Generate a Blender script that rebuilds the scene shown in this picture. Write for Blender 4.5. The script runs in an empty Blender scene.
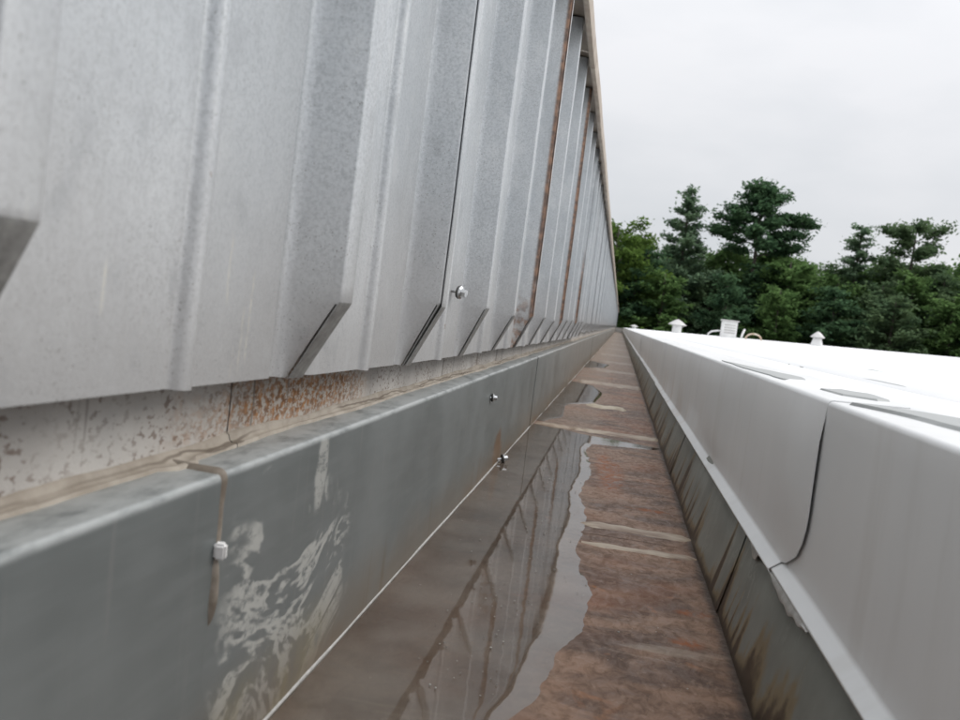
import bpy, bmesh, math, random
from mathutils import Vector, Matrix, noise

# ------------------------------------------------------------------ camera, sky, sun, exposure
scene = bpy.context.scene
COL = scene.collection
cam_data = bpy.data.cameras.new("camera")
cam = bpy.data.objects.new("camera", cam_data)
COL.objects.link(cam)
scene.camera = cam
FPX, VPX, VPY, ROLL = 900.0, 620.0, 326.5, 7.6          # in pixels of a 960x720 frame
cam_data.sensor_width = 36.0
cam_data.lens = FPX / 960.0 * 36.0
cam_data.clip_start = 0.01
cam_data.clip_end = 2000.0
_d = Vector(((VPX - 480) / FPX, (360 - VPY) / FPX, -1.0)).normalized()
_z = Vector((math.sin(math.radians(ROLL)), math.cos(math.radians(ROLL)), 0.0))
_z = (_z - _d * _z.dot(_d)).normalized()
_x = _d.cross(_z)
cam.matrix_world = Matrix((_x, _d, _z)).to_4x4()        # rows are the world axes seen by the camera
cam_data.dof.use_dof = True
cam_data.dof.focus_distance = 1.0
cam_data.dof.aperture_fstop = 17.0

SUN_EL, SUN_AZ = math.radians(42), math.radians(72)      # azimuth from +Y towards +X
world = bpy.data.worlds.new("World")
scene.world = world
world.use_nodes = True
wn, wl = world.node_tree.nodes, world.node_tree.links
wn.clear()
w_out = wn.new("ShaderNodeOutputWorld")
w_bg = wn.new("ShaderNodeBackground")
w_bg.inputs["Strength"].default_value = 0.1
w_sky = wn.new("ShaderNodeTexSky")
w_sky.sky_type = 'NISHITA'
w_sky.sun_disc = False
w_sky.sun_elevation = SUN_EL
w_sky.sun_rotation = SUN_AZ
w_geo = wn.new("ShaderNodeTexCoord")
w_sep = wn.new("ShaderNodeSeparateXYZ")
wl.new(w_geo.outputs["Generated"], w_sep.inputs[0])
w_map = wn.new("ShaderNodeMapping")
w_map.inputs["Scale"].default_value = (1.0, 1.0, 2.6)
wl.new(w_geo.outputs["Generated"], w_map.inputs[0])
w_noise = wn.new("ShaderNodeTexNoise")
w_noise.inputs["Scale"].default_value = 2.3
w_noise.inputs["Detail"].default_value = 5.0
w_noise.inputs["Roughness"].default_value = 0.5
wl.new(w_map.outputs[0], w_noise.inputs["Vector"])
w_ramp = wn.new("ShaderNodeValToRGB")                    # cloud deck, grey to near white
w_ramp.color_ramp.elements[0].position = 0.36
w_ramp.color_ramp.elements[0].color = (0.74, 0.765, 0.80, 1)
w_ramp.color_ramp.elements[1].position = 0.62
w_ramp.color_ramp.elements[1].color = (0.90, 0.905, 0.93, 1)
wl.new(w_noise.outputs["Fac"], w_ramp.inputs[0])
w_el = wn.new("ShaderNodeMapRange")                      # an overcast sky brightens towards the zenith
w_el.inputs["From Min"].default_value = 0.0
w_el.inputs["From Max"].default_value = 1.0
w_el.inputs["To Min"].default_value = 8.9
w_el.inputs["To Max"].default_value = 27.0
w_sq = wn.new("ShaderNodeMath")
w_sq.operation = 'POWER'
w_sq.use_clamp = True
w_sq.inputs[1].default_value = 2.0
w_abs = wn.new("ShaderNodeMath")
w_abs.operation = 'MAXIMUM'
w_abs.inputs[1].default_value = 0.0
wl.new(w_sep.outputs["Z"], w_abs.inputs[0])
wl.new(w_abs.outputs[0], w_sq.inputs[0])
wl.new(w_sq.outputs[0], w_el.inputs["Value"])
w_mul = wn.new("ShaderNodeVectorMath")
w_mul.operation = 'SCALE'
wl.new(w_ramp.outputs["Color"], w_mul.inputs[0])
wl.new(w_el.outputs["Result"], w_mul.inputs["Scale"])
w_mix = wn.new("ShaderNodeMix")
w_mix.data_type = 'RGBA'
w_mix.inputs["Factor"].default_value = 0.94
wl.new(w_sky.outputs["Color"], w_mix.inputs["A"])
wl.new(w_mul.outputs["Vector"], w_mix.inputs["B"])
wl.new(w_mix.outputs["Result"], w_bg.inputs["Color"])
wl.new(w_bg.outputs[0], w_out.inputs["Surface"])

sun_data = bpy.data.lights.new("sun", 'SUN')
sun_data.energy = 1.5
sun_data.angle = math.radians(35)
sun_data.color = (1.0, 0.96, 0.90)
sun = bpy.data.objects.new("sun", sun_data)
COL.objects.link(sun)
sun_dir = Vector((math.sin(SUN_AZ) * math.cos(SUN_EL), math.cos(SUN_AZ) * math.cos(SUN_EL), math.sin(SUN_EL)))
sun.rotation_euler = sun_dir.to_track_quat('Z', 'Y').to_euler()
sun.location = sun_dir * 60

vs = scene.view_settings
vs.view_transform = 'Standard'
vs.look = 'None'
vs.exposure = 0.0
vs.gamma = 1.0
vs.use_curve_mapping = False
scene.cycles.max_bounces = 6
scene.cycles.diffuse_bounces = 3
scene.cycles.glossy_bounces = 3
scene.cycles.transparent_max_bounces = 6

# ------------------------------------------------------------------ node helpers
class NT:
    """small helper around a material node tree"""
    def __init__(self, name):
        self.m = bpy.data.materials.new(name)
        self.m.use_nodes = True
        self.n = self.m.node_tree.nodes
        self.l = self.m.node_tree.links
        self.bsdf = self.n["Principled BSDF"]
        g = self.n.new("ShaderNodeNewGeometry")
        self.pos = g.outputs["Position"]
        s = self.n.new("ShaderNodeSeparateXYZ")
        self.l.new(self.pos, s.inputs[0])
        self.x, self.y, self.z = s.outputs
    def put(self, sock, v):
        if isinstance(v, bpy.types.NodeSocket):
            self.l.new(v, sock)
        else:
            sock.default_value = v
    def noise(self, scale=5.0, detail=4.0, rough=0.55, stretch=(1, 1, 1), vec=None, dist=0.0):
        mp = self.n.new("ShaderNodeMapping")
        mp.inputs["Scale"].default_value = stretch
        self.l.new(vec or self.pos, mp.inputs[0])
        t = self.n.new("ShaderNodeTexNoise")
        t.inputs["Scale"].default_value = scale
        t.inputs["Detail"].default_value = detail
        t.inputs["Roughness"].default_value = rough
        t.inputs["Distortion"].default_value = dist
        self.l.new(mp.outputs[0], t.inputs["Vector"])
        return t.outputs["Fac"]
    def voronoi(self, scale, stretch=(1, 1, 1), out="Distance"):
        mp = self.n.new("ShaderNodeMapping")
        mp.inputs["Scale"].default_value = stretch
        self.l.new(self.pos, mp.inputs[0])
        t = self.n.new("ShaderNodeTexVoronoi")
        t.inputs["Scale"].default_value = scale
        self.l.new(mp.outputs[0], t.inputs["Vector"])
        return t.outputs[out]
    def math(self, op, a, b=0.0, c=0.0, clamp=False):
        t = self.n.new("ShaderNodeMath")
        t.operation = op
        t.use_clamp = clamp
        for s, v in zip(t.inputs, (a, b, c)):
            self.put(s, v)
        return t.outputs[0]
    def ramp(self, v, a, b, lo=0.0, hi=1.0):
        t = self.n.new("ShaderNodeMapRange")
        t.interpolation_type = 'SMOOTHSTEP'
        self.put(t.inputs["Value"], v)
        t.inputs["From Min"].default_value = a
        t.inputs["From Max"].default_value = b
        t.inputs["To Min"].default_value = lo
        t.inputs["To Max"].default_value = hi
        return t.outputs[0]
    def mul(self, *a):
        r = a[0]
        for b in a[1:]:
            r = self.math('MULTIPLY', r, b)
        return r
    def mx(self, *a):
        r = a[0]
        for b in a[1:]:
            r = self.math('MAXIMUM', r, b)
        return r
    def blob(self, sock_a, a0, ra, sock_b, b0, rb, wob=None, soft=0.35):
        """soft ellipse mask with a wobbling rim"""
        da = self.math('DIVIDE', self.math('SUBTRACT', sock_a, a0), ra)
        db = self.math('DIVIDE', self.math('SUBTRACT', sock_b, b0), rb)
        r = self.math('SQRT', self.math('ADD', self.math('MULTIPLY', da, da), self.math('MULTIPLY', db, db)))
        if wob is not None:
            r = self.math('ADD', r, self.math('MULTIPLY', self.math('SUBTRACT', wob, 0.5), 1.6))
        return self.ramp(r, 1.0 - soft, 1.0 + soft, 1.0, 0.0)
    def band(self, sock, c, w, soft):
        d = self.math('ABSOLUTE', self.math('SUBTRACT', sock, c))
        return self.ramp(d, w, w + soft, 1.0, 0.0)
    def mix(self, fac, a, b):
        t = self.n.new("ShaderNodeMix")
        t.data_type = 'RGBA'
        self.put(t.inputs["Factor"], fac)
        for s, v in ((t.inputs["A"], a), (t.inputs["B"], b)):
            if isinstance(v, tuple) and len(v) == 3:
                v = (*v, 1.0)
            self.put(s, v)
        return t.outputs["Result"]
    def bump(self, h, strength=0.3, dist=0.001):
        t = self.n.new("ShaderNodeBump")
        t.inputs["Strength"].default_value = strength
        t.inputs["Distance"].default_value = dist
        self.l.new(h, t.inputs["Height"])
        self.l.new(t.outputs[0], self.bsdf.inputs["Normal"])
    def done(self, color, rough=0.5, metal=0.0, spec=0.5):
        if isinstance(color, tuple) and len(color) == 3:
            color = (*color, 1.0)
        self.put(self.bsdf.inputs["Base Color"], color)
        self.put(self.bsdf.inputs["Roughness"], rough)
        self.put(self.bsdf.inputs["Metallic"], metal)
        self.put(self.bsdf.inputs["Specular IOR Level"], spec)
        return self.m

# ------------------------------------------------------------------ materials
def m_cladding():
    t = NT("weathered_galvanised_steel")
    big = t.noise(6, 4, 0.6)
    fine = t.noise(420, 3, 0.7)
    speck = t.noise(900, 2, 0.6)
    streak = t.noise(14, 4, 0.6, (1, 9, 0.35))
    c = t.mix(t.ramp(big, 0.3, 0.7), (0.47, 0.495, 0.515), (0.56, 0.58, 0.595))
    c = t.mix(t.math('MULTIPLY', t.ramp(fine, 0.38, 0.68), 0.50), c, (0.30, 0.32, 0.335))
    c = t.mix(t.mul(t.ramp(streak, 0.55, 0.75), 0.30), c, (0.36, 0.375, 0.38))
    low = t.math('ADD', t.z, t.math('MULTIPLY', t.math('SUBTRACT', big, 0.5), 0.18))
    c = t.mix(t.ramp(low, -0.06, 0.14, 0.55, 0.0), c, (0.54, 0.515, 0.495))      # dried splash dust near the foot
    c = t.mix(t.mul(t.ramp(speck, 0.63, 0.69), t.ramp(t.noise(24, 2), 0.38, 0.58), 0.75), c, (0.13, 0.11, 0.095))
    drip = t.mul(t.ramp(t.noise(30, 3, 0.6, (1, 6, 0.45)), 0.685, 0.72), t.ramp(fine, 0.40, 0.62), t.ramp(t.z, 0.10, 0.02))
    c = t.mix(t.mul(drip, 0.65), c, (0.62, 0.60, 0.55))
    wy = t.math('MULTIPLY', t.math('SUBTRACT', t.noise(45, 2), 0.5), 0.006)
    yd = t.math('ADD', t.y, wy)
    for yc, zt, zl in ((0.410, 0.020, -0.011), (0.439, 0.004, -0.041), (0.431, -0.016, -0.045), (0.60, 0.045, 0.0), (0.304, 0.0, -0.018)):
        ln = t.band(yd, yc, 0.0004, 0.0014)
        c = t.mix(t.mul(ln, t.ramp(t.z, zt + 0.004, zt - 0.004), t.ramp(t.z, zl - 0.004, zl + 0.004), t.ramp(fine, 0.32, 0.55), 0.75), c, (0.66, 0.64, 0.58))
    blot = t.noise(38, 4, 0.65, (1, 0.8, 0.6))
    c = t.mix(t.mul(t.ramp(blot, 0.52, 0.70), 0.30), c, (0.66, 0.67, 0.67))
    c = t.mix(t.mul(t.ramp(blot, 0.46, 0.30), 0.30), c, (0.30, 0.31, 0.32))
    rust = 0.0
    yr = t.math('ADD', t.y, t.math('MULTIPLY', wy, 1.6))
    zr = t.math('ADD', t.z, t.math('MULTIPLY', big, 0.1))
    for yc, w, top in ((1.620, 0.006, 0.9), (1.610, 0.003, 0.2), (2.469, 0.008, 0.9), (2.413, 0.005, 0.12), (2.358, 0.004, 0.15), (3.31, 0.006, 0.25)):
        b = t.mul(t.band(yr, yc, w * 0.5, w * 1.2), t.ramp(zr, top + 0.1, top - 0.1))
        rust = b if rust == 0.0 else t.mx(rust, b)
    foot = t.mul(t.band(t.y, 1.632, 0.020, 0.032), t.ramp(t.z, 0.05, -0.01), t.ramp(t.noise(60, 4), 0.42, 0.6))
    rust = t.mx(rust, foot, t.mul(t.band(t.y, 2.45, 0.06, 0.06), t.ramp(t.z, 0.09, 0.0), t.ramp(t.noise(45, 4), 0.48, 0.64)))
    rust = t.mul(rust, t.mul(t.ramp(t.x, -0.1674, -0.1619), t.ramp(t.noise(16, 4, 0.65, (1, 1, 0.7)), 0.26, 0.46)))
    rust = t.mx(rust, t.mul(foot, 0.8))
    rc = t.mix(t.ramp(t.noise(80, 3), 0.35, 0.65), (0.10, 0.045, 0.02), (0.30, 0.15, 0.075))
    c = t.mix(t.mul(rust, 0.88), c, rc)
    spot = t.mul(t.ramp(t.noise(75, 2, 0.5), 0.735, 0.77), t.ramp(t.noise(9, 2), 0.5, 0.65), 0.55)
    c = t.mix(spot, c, (0.22, 0.11, 0.05))
    t.bump(t.math('ADD', t.math('MULTIPLY', fine, 0.5), t.math('MULTIPLY', big, 2.0)), 0.35, 0.0006)
    rough = t.ramp(t.math('ADD', fine, t.mul(rust, 0.6)), 0.3, 0.9, 0.36, 0.62)
    return t.done(c, rough, t.math('MULTIPLY', t.math('SUBTRACT', 1.0, rust), 0.45))

def m_flashing():
    t = NT("speckled_base_flashing")
    big = t.noise(12, 4)
    c = t.mix(t.ramp(big, 0.3, 0.7), (0.44, 0.415, 0.39), (0.55, 0.525, 0.495))
    pores = t.ramp(t.noise(380, 2, 0.6, (1, 0.5, 0.8)), 0.54, 0.62)
    c = t.mix(t.mul(pores, t.ramp(t.noise(20, 2), 0.28, 0.55), 0.75), c, (0.15, 0.10, 0.075))
    w = t.noise(22, 4, 0.6)
    w_ = w
    reg = t.blob(t.y, 0.60, 0.13, t.z, -0.075, 0.019, w, 0.7)
    reg2 = t.mul(t.ramp(t.noise(9, 3), 0.58, 0.72), t.ramp(t.y, 0.9, 1.4), 0.8)
    grains = t.ramp(t.noise(300, 3, 0.7, (1, 0.5, 0.8)), 0.42, 0.56)
    c = t.mix(t.mul(reg, 0.25), c, (0.46, 0.36, 0.25))
    rc = t.mix(t.ramp(t.noise(140, 2), 0.35, 0.65), (0.16, 0.065, 0.02), (0.36, 0.16, 0.05))
    c = t.mix(t.mul(t.mx(reg, t.mul(reg2, 0.5)), grains, 0.92), c, rc)
    drip = t.mul(t.ramp(t.noise(26, 3, 0.6, (1, 4, 0.2)), 0.60, 0.70), 0.55)
    c = t.mix(drip, c, (0.19, 0.16, 0.14))
    for yc, w in ((1.12, 0.004), (1.19, 0.002), (1.40, 0.005), (1.62, 0.006), (1.70, 0.003), (2.05, 0.006), (2.42, 0.008), (0.52, 0.0015)):
        wk = t.band(t.math('ADD', t.y, t.math('MULTIPLY', t.math('SUBTRACT', w_, 0.5), 0.01)), yc, w * 0.4, w)
        c = t.mix(t.mul(wk, 0.7), c, (0.13, 0.11, 0.095))
    t.bump(t.noise(330, 2, 0.6), 0.6, 0.0008)
    return t.done(c, 0.75, 0.0, 0.3)

def m_apron():
    t = NT("zinc_grey_apron_metal")
    big = t.noise(5, 4, 0.6)
    brush = t.noise(50, 3, 0.6, (1, 0.25, 2.2))
    c = t.mix(t.ramp(big, 0.3, 0.7), (0.128, 0.142, 0.141), (0.178, 0.191, 0.190))
    c = t.mix(t.mul(t.ramp(brush, 0.4, 0.7), 0.35), c, (0.19, 0.205, 0.205))
    runs = t.noise(20, 3, 0.6, (1, 4, 0.25))
    c = t.mix(t.mul(t.ramp(runs, 0.58, 0.72), 0.45), c, (0.20, 0.205, 0.20))
    c = t.mix(t.mul(t.ramp(t.noise(11, 3, 0.6, (1, 3, 0.2)), 0.56, 0.7), t.ramp(t.z, -0.20, -0.25), 0.6), c, (0.10, 0.075, 0.045))
    # chalky bloom left by washed-out zinc below the joint
    wob = t.noise(18, 3, 0.6)
    reg = t.blob(t.y, 0.53, 0.118, t.z, -0.205, 0.082, wob, 0.18)
    reg = t.mul(reg, t.ramp(t.y, 0.422, 0.445))
    n = t.noise(13, 4, 0.58, (1, 0.55, 1.0), None, 0.9)
    curls = t.mx(t.ramp(t.math('ABSOLUTE', t.math('SUBTRACT', n, 0.44)), 0.012, 0.040, 1.0, 0.0),
                 t.ramp(t.math('ABSOLUTE', t.math('SUBTRACT', n, 0.56)), 0.012, 0.040, 1.0, 0.0))
    fray = t.ramp(t.noise(150, 4, 0.7, (1, 0.5, 0.9)), 0.30, 0.54)
    spill = t.mul(t.blob(t.y, 0.575, 0.010, t.z, -0.12, 0.026, wob, 0.3), 0.9)
    c = t.mix(t.mul(t.mx(t.mul(reg, curls), spill), fray, 0.85), c, (0.46, 0.465, 0.44))
    c = t.mix(t.mul(reg, t.ramp(t.z, -0.20, -0.262), t.ramp(wob, 0.4, 0.6), 0.55), c, (0.27, 0.24, 0.12))
    # pale top fold
    top = t.mul(t.ramp(t.z, -0.1010, -0.0972), t.ramp(t.noise(70, 4, 0.65, (1, 0.35, 1)), 0.25, 0.6))
    c = t.mix(t.mul(top, 0.9), c, (0.40, 0.415, 0.41))
    rust = t.mul(t.blob(t.y, 1.555, 0.05, t.z, -0.25, 0.035, wob, 0.4), 0.9)
    foot = t.mul(t.ramp(t.math('ADD', t.z, t.math('MULTIPLY', wob, 0.03)), -0.228, -0.252), t.ramp(t.noise(6, 3), 0.40, 0.62), t.ramp(t.y, 0.9, 2.4, 0.35, 0.95))
    c = t.mix(t.mx(rust, foot), c, t.mix(wob, (0.10, 0.05, 0.02), (0.25, 0.12, 0.05)))
    c = t.mix(t.ramp(t.y, 1.2, 4.5, 0.0, 0.65), c, (0.25, 0.22, 0.19))
    c = t.mix(t.mul(t.ramp(t.math('ADD', t.z, t.math('MULTIPLY', wob, 0.05)), -0.17, -0.24), 0.55), c, (0.17, 0.125, 0.08))             # silt film thickens down the run
    t.bump(t.math('ADD', big, t.math('MULTIPLY', brush, 0.15)), 0.25, 0.003)
    return t.done(c, t.ramp(big, 0.3, 0.7, 0.38, 0.5), 0.15, 0.5)

def m_sidewall():
    t = NT("stained_right_gutter_metal")
    big = t.noise(9, 4)
    c = t.mix(t.ramp(big, 0.3, 0.7), (0.15, 0.155, 0.138), (0.235, 0.24, 0.215))
    n = t.noise(26, 4, 0.6, (1, 1, 0.6), None, 0.8)
    pale = t.ramp(t.math('ABSOLUTE', t.math('SUBTRACT', n, 0.5)), 0.01, 0.05, 1.0, 0.0)
    c = t.mix(t.mul(pale, t.ramp(t.noise(120, 2), 0.35, 0.6), t.ramp(t.noise(7, 2), 0.4, 0.6), 0.4), c, (0.33, 0.335, 0.30))
    h = t.math('DIVIDE', t.math('ADD', t.z, 0.266), 0.085)                           # 0 at the foot, 1 under the hem
    d = None
    for sc_, k, seed in ((5.0, 11.0, 0.0), (9.0, 15.0, 3.7)):
        cy = t.n.new("ShaderNodeCombineXYZ")
        t.put(cy.inputs[1], t.math('ADD', t.math('ADD', t.y, seed), t.math('MULTIPLY', h, 0.012)))
        n1 = t.noise(sc_, 2, 0.5, (1, 1, 1), cy.outputs[0])
        n2 = t.noise(sc_ * 0.6, 1, 0.5, (1, 1.37, 1), cy.outputs[0])
        top = t.math('SUBTRACT', t.ramp(n2, 0.3, 0.7, 0.1, 1.25), t.math('MULTIPLY', t.math('ABSOLUTE', t.math('SUBTRACT', n1, 0.5)), k))
        e = t.ramp(t.math('ADD', t.math('SUBTRACT', top, h), t.math('MULTIPLY', t.math('SUBTRACT', t.noise(70, 3), 0.5), 0.5)), -0.15, 0.55)
        d = e if d is None else t.mx(d, e)
    d = t.mx(d, t.mul(t.ramp(t.noise(13, 3, 0.6, (1, 3, 0.4)), 0.5, 0.62), t.ramp(h, 0.9, 0.1), t.ramp(t.y, 2.6, 3.4)))
    d = t.mx(d, t.ramp(t.math('ADD', h, t.math('MULTIPLY', t.noise(30, 2), 0.25)), 0.34, 0.12))
    c = t.mix(t.mul(t.ramp(d, 0.0, 0.5), 0.75), c, (0.20, 0.14, 0.065))
    c = t.mix(t.mul(t.ramp(d, 0.45, 1.0), 0.9), c, (0.035, 0.022, 0.014))
    t.bump(n, 0.2, 0.001)
    return t.done(c, 0.45, 0.05, 0.45)

def m_floor():
    t = NT("rusted_gutter_floor")
    bands = t.noise(10, 5, 0.62, (0.7, 1.3, 1), None, 1.0)
    fine = t.noise(85, 5, 0.72, (1.0, 0.6, 1), None, 0.8)
    big = t.noise(4, 3)
    c = t.mix(t.ramp(bands, 0.36, 0.62), (0.088, 0.048, 0.030), (0.225, 0.130, 0.080))
    c = t.mix(t.mul(t.ramp(fine, 0.45, 0.68), 0.5), c, (0.052, 0.032, 0.022))
    c = t.mix(t.mul(t.ramp(t.noise(140, 3, 0.7, (1.0, 0.6, 1)), 0.55, 0.7), 0.40), c, (0.28, 0.19, 0.135))
    c = t.mix(t.mul(t.ramp(big, 0.5, 0.68), 0.6), c, (0.24, 0.095, 0.042))
    c = t.mix(t.mul(t.ramp(t.noise(11, 4, 0.6, (0.45, 3.0, 1), None, 0.6), 0.60, 0.70), 0.5), c, (0.30, 0.24, 0.185))
    c = t.mix(t.mul(t.ramp(t.noise(26, 4, 0.65, (0.9, 0.9, 1), None, 0.6), 0.60, 0.72), t.ramp(big, 0.35, 0.6), 0.65), c, (0.33, 0.125, 0.038))
    c = t.mix(t.ramp(t.x, 0.0, -0.05, 0.0, 0.5), c, (0.20, 0.15, 0.115))
    wob = t.noise(30, 3)
    for (x, y, rx, ry) in ((0.094, 0.795, 0.016, 0.011), (0.103, 0.885, 0.014, 0.008), (0.02, 1.62, 0.02, 0.16), (0.085, 1.36, 0.022, 0.01), (0.0, 1.78, 0.012, 0.10)):
        c = t.mix(t.mul(t.blob(t.x, x, rx, t.y, y, ry, wob, 0.6), t.ramp(fine, 0.38, 0.62), 0.75), c, (0.28, 0.085, 0.024))
    edge = t.mul(t.ramp(t.math('ADD', t.x, t.math('MULTIPLY', wob, 0.016)), 0.126, 0.137), 0.85)
    c = t.mix(edge, c, (0.03, 0.02, 0.014))
    c = t.mix(t.mul(t.ramp(t.math('ADD', t.x, t.math('MULTIPLY', wob, 0.03)), -0.15, -0.17), t.ramp(t.y, 2.2, 2.5), 0.8), c, (0.12, 0.055, 0.025))
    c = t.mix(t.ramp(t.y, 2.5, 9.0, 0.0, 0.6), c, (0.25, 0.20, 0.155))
    t.bump(t.math('ADD', bands, t.math('MULTIPLY', fine, 0.5)), 0.5, 0.002)
    return t.done(c, t.ramp(fine, 0.3, 0.7, 0.40, 0.70), 0.0, 0.3)

def m_water():
    t = NT("shallow_brown_water")
    t.n.remove(t.bsdf)
    out = t.n["Material Output"]
    tr = t.n.new("ShaderNodeBsdfTransparent")
    murk = t.mix(t.ramp(t.noise(9, 3, 0.6, (1, 0.5, 1)), 0.35, 0.65), (0.70, 0.66, 0.61), (0.88, 0.85, 0.80))
    t.l.new(murk, tr.inputs["Color"])
    gl = t.n.new("ShaderNodeBsdfGlossy")
    gl.inputs["Roughness"].default_value = 0.035
    fr = t.n.new("ShaderNodeFresnel")
    fr.inputs["IOR"].default_value = 1.6
    b = t.n.new("ShaderNodeBump")
    b.inputs["Strength"].default_value = 0.06
    b.inputs["Distance"].default_value = 0.002
    t.l.new(t.noise(26, 2), b.inputs["Height"])
    t.l.new(b.outputs[0], gl.inputs["Normal"])
    t.l.new(b.outputs[0], fr.inputs["Normal"])
    silt = t.n.new("ShaderNodeBsdfDiffuse")
    silt.inputs["Color"].default_value = (0.34, 0.29, 0.24, 1)
    ms = t.n.new("ShaderNodeMixShader")
    t.put(ms.inputs[0], t.ramp(t.noise(14, 3), 0.3, 0.7, 0.12, 0.32))
    t.l.new(tr.outputs[0], ms.inputs[1])
    t.l.new(silt.outputs[0], ms.inputs[2])
    mxs = t.n.new("ShaderNodeMixShader")
    t.l.new(fr.outputs[0], mxs.inputs[0])
    t.l.new(ms.outputs[0], mxs.inputs[1])
    t.l.new(gl.outputs[0], mxs.inputs[2])
    t.l.new(mxs.outputs[0], out.inputs["Surface"])
    return t.m

def m_sealant():
    t = NT("tan_sealant")
    c = t.mix(t.ramp(t.noise(40, 4), 0.3, 0.7), (0.29, 0.25, 0.205), (0.42, 0.375, 0.32))
    line = t.math('ADD', -0.0927, t.math('MULTIPLY', t.math('SUBTRACT', t.noise(9, 3, 0.6, (0, 1, 0)), 0.5), 0.012))
    crack = t.mul(t.band(t.z, line, 0.00025, 0.0007), t.ramp(t.noise(5, 2), 0.35, 0.5))
    c = t.mix(t.mul(crack, 0.7), c, (0.10, 0.075, 0.055))
    t.bump(t.noise(90, 4), 0.5, 0.001)
    return t.done(c, 0.7, 0.0, 0.3)

def m_oldseal():
    t = NT("grey_brown_old_sealant")
    c = t.mix(t.ramp(t.noise(60, 4), 0.3, 0.7), (0.14, 0.115, 0.09), (0.28, 0.245, 0.205))
    t.bump(t.noise(120, 4), 0.5, 0.001)
    return t.done(c, 0.65, 0.0, 0.35)

def m_lapseal():
    t = NT("washed_lap_sealant")
    c = t.mix(t.ramp(t.noise(30, 4, 0.6, (0.5, 2, 1)), 0.35, 0.65), (0.21, 0.145, 0.10), (0.40, 0.33, 0.25))
    c = t.mix(t.mul(t.ramp(t.y, 2.5, 2.9), t.ramp(t.y, 3.6, 3.2), 0.6), c, (0.52, 0.46, 0.34))
    c = t.mix(t.ramp(t.y, 3.5, 5.0, 0.0, 0.6), c, (0.20, 0.155, 0.12))
    t.bump(t.noise(70, 3), 0.4, 0.001)
    return t.done(c, 0.5, 0.0, 0.4)

def m_fascia():
    t = NT("white_coated_edge_metal")
    c = t.mix(t.ramp(t.noise(3, 4), 0.35, 0.65), (0.70, 0.705, 0.705), (0.76, 0.76, 0.755))
    c = t.mix(t.mul(t.ramp(t.noise(9, 4, 0.6, (1, 2.4, 0.25)), 0.48, 0.72), 0.38), c, (0.58, 0.57, 0.55))
    c = t.mix(t.mul(t.ramp(t.z, -0.06, -0.17), t.ramp(t.noise(7, 4, 0.6, (1, 2, 0.4)), 0.45, 0.65), t.ramp(t.y, 1.2, 2.2), 0.55), c, (0.55, 0.48, 0.42))
    sc = t.ramp(t.noise(60, 2, 0.5, (1, 1.6, 0.5)), 0.765, 0.79)
    c = t.mix(t.mul(sc, 0.6), c, (0.16, 0.16, 0.16))
    t.bump(t.noise(6, 3, 0.5, (1, 1, 0.6)), 0.28, 0.005)
    return t.done(c, 0.36, 0.0, 0.5)

def m_membrane():
    t = NT("white_roof_membrane")
    c = t.mix(t.ramp(t.noise(1.3, 4, 0.6), 0.3, 0.7), (0.76, 0.765, 0.77), (0.84, 0.84, 0.84))
    c = t.mix(t.mul(t.ramp(t.noise(0.9, 5, 0.65, (2.4, 0.5, 1)), 0.55, 0.7), 0.35), c, (0.62, 0.62, 0.61))
    t.bump(t.noise(9, 3), 0.2, 0.004)
    return t.done(c, 0.55, 0.0, 0.35)

def simple(name, a, b, scale, rough, metal=0.0, bump=0.0, spec=0.5):
    t = NT(name)
    n = t.noise(scale, 4, 0.6)
    if bump:
        t.bump(n, 0.4, bump)
    return t.done(t.mix(t.ramp(n, 0.3, 0.7), a, b), rough, metal, spec)

def m_leaf(name, a, b, scale=1.1):
    t = NT(name)
    t.n.remove(t.bsdf)
    c = t.mix(t.ramp(t.noise(scale, 3, 0.6), 0.35, 0.65), a, b)
    d = t.n.new("ShaderNodeBsdfDiffuse")
    tr = t.n.new("ShaderNodeBsdfTranslucent")
    t.l.new(c, d.inputs["Color"])
    t.l.new(c, tr.inputs["Color"])
    mxs = t.n.new("ShaderNodeMixShader")
    mxs.inputs[0].default_value = 0.4
    t.l.new(d.outputs[0], mxs.inputs[1])
    t.l.new(tr.outputs[0], mxs.inputs[2])
    t.l.new(mxs.outputs[0], t.n["Material Output"].inputs["Surface"])
    return t.m

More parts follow.
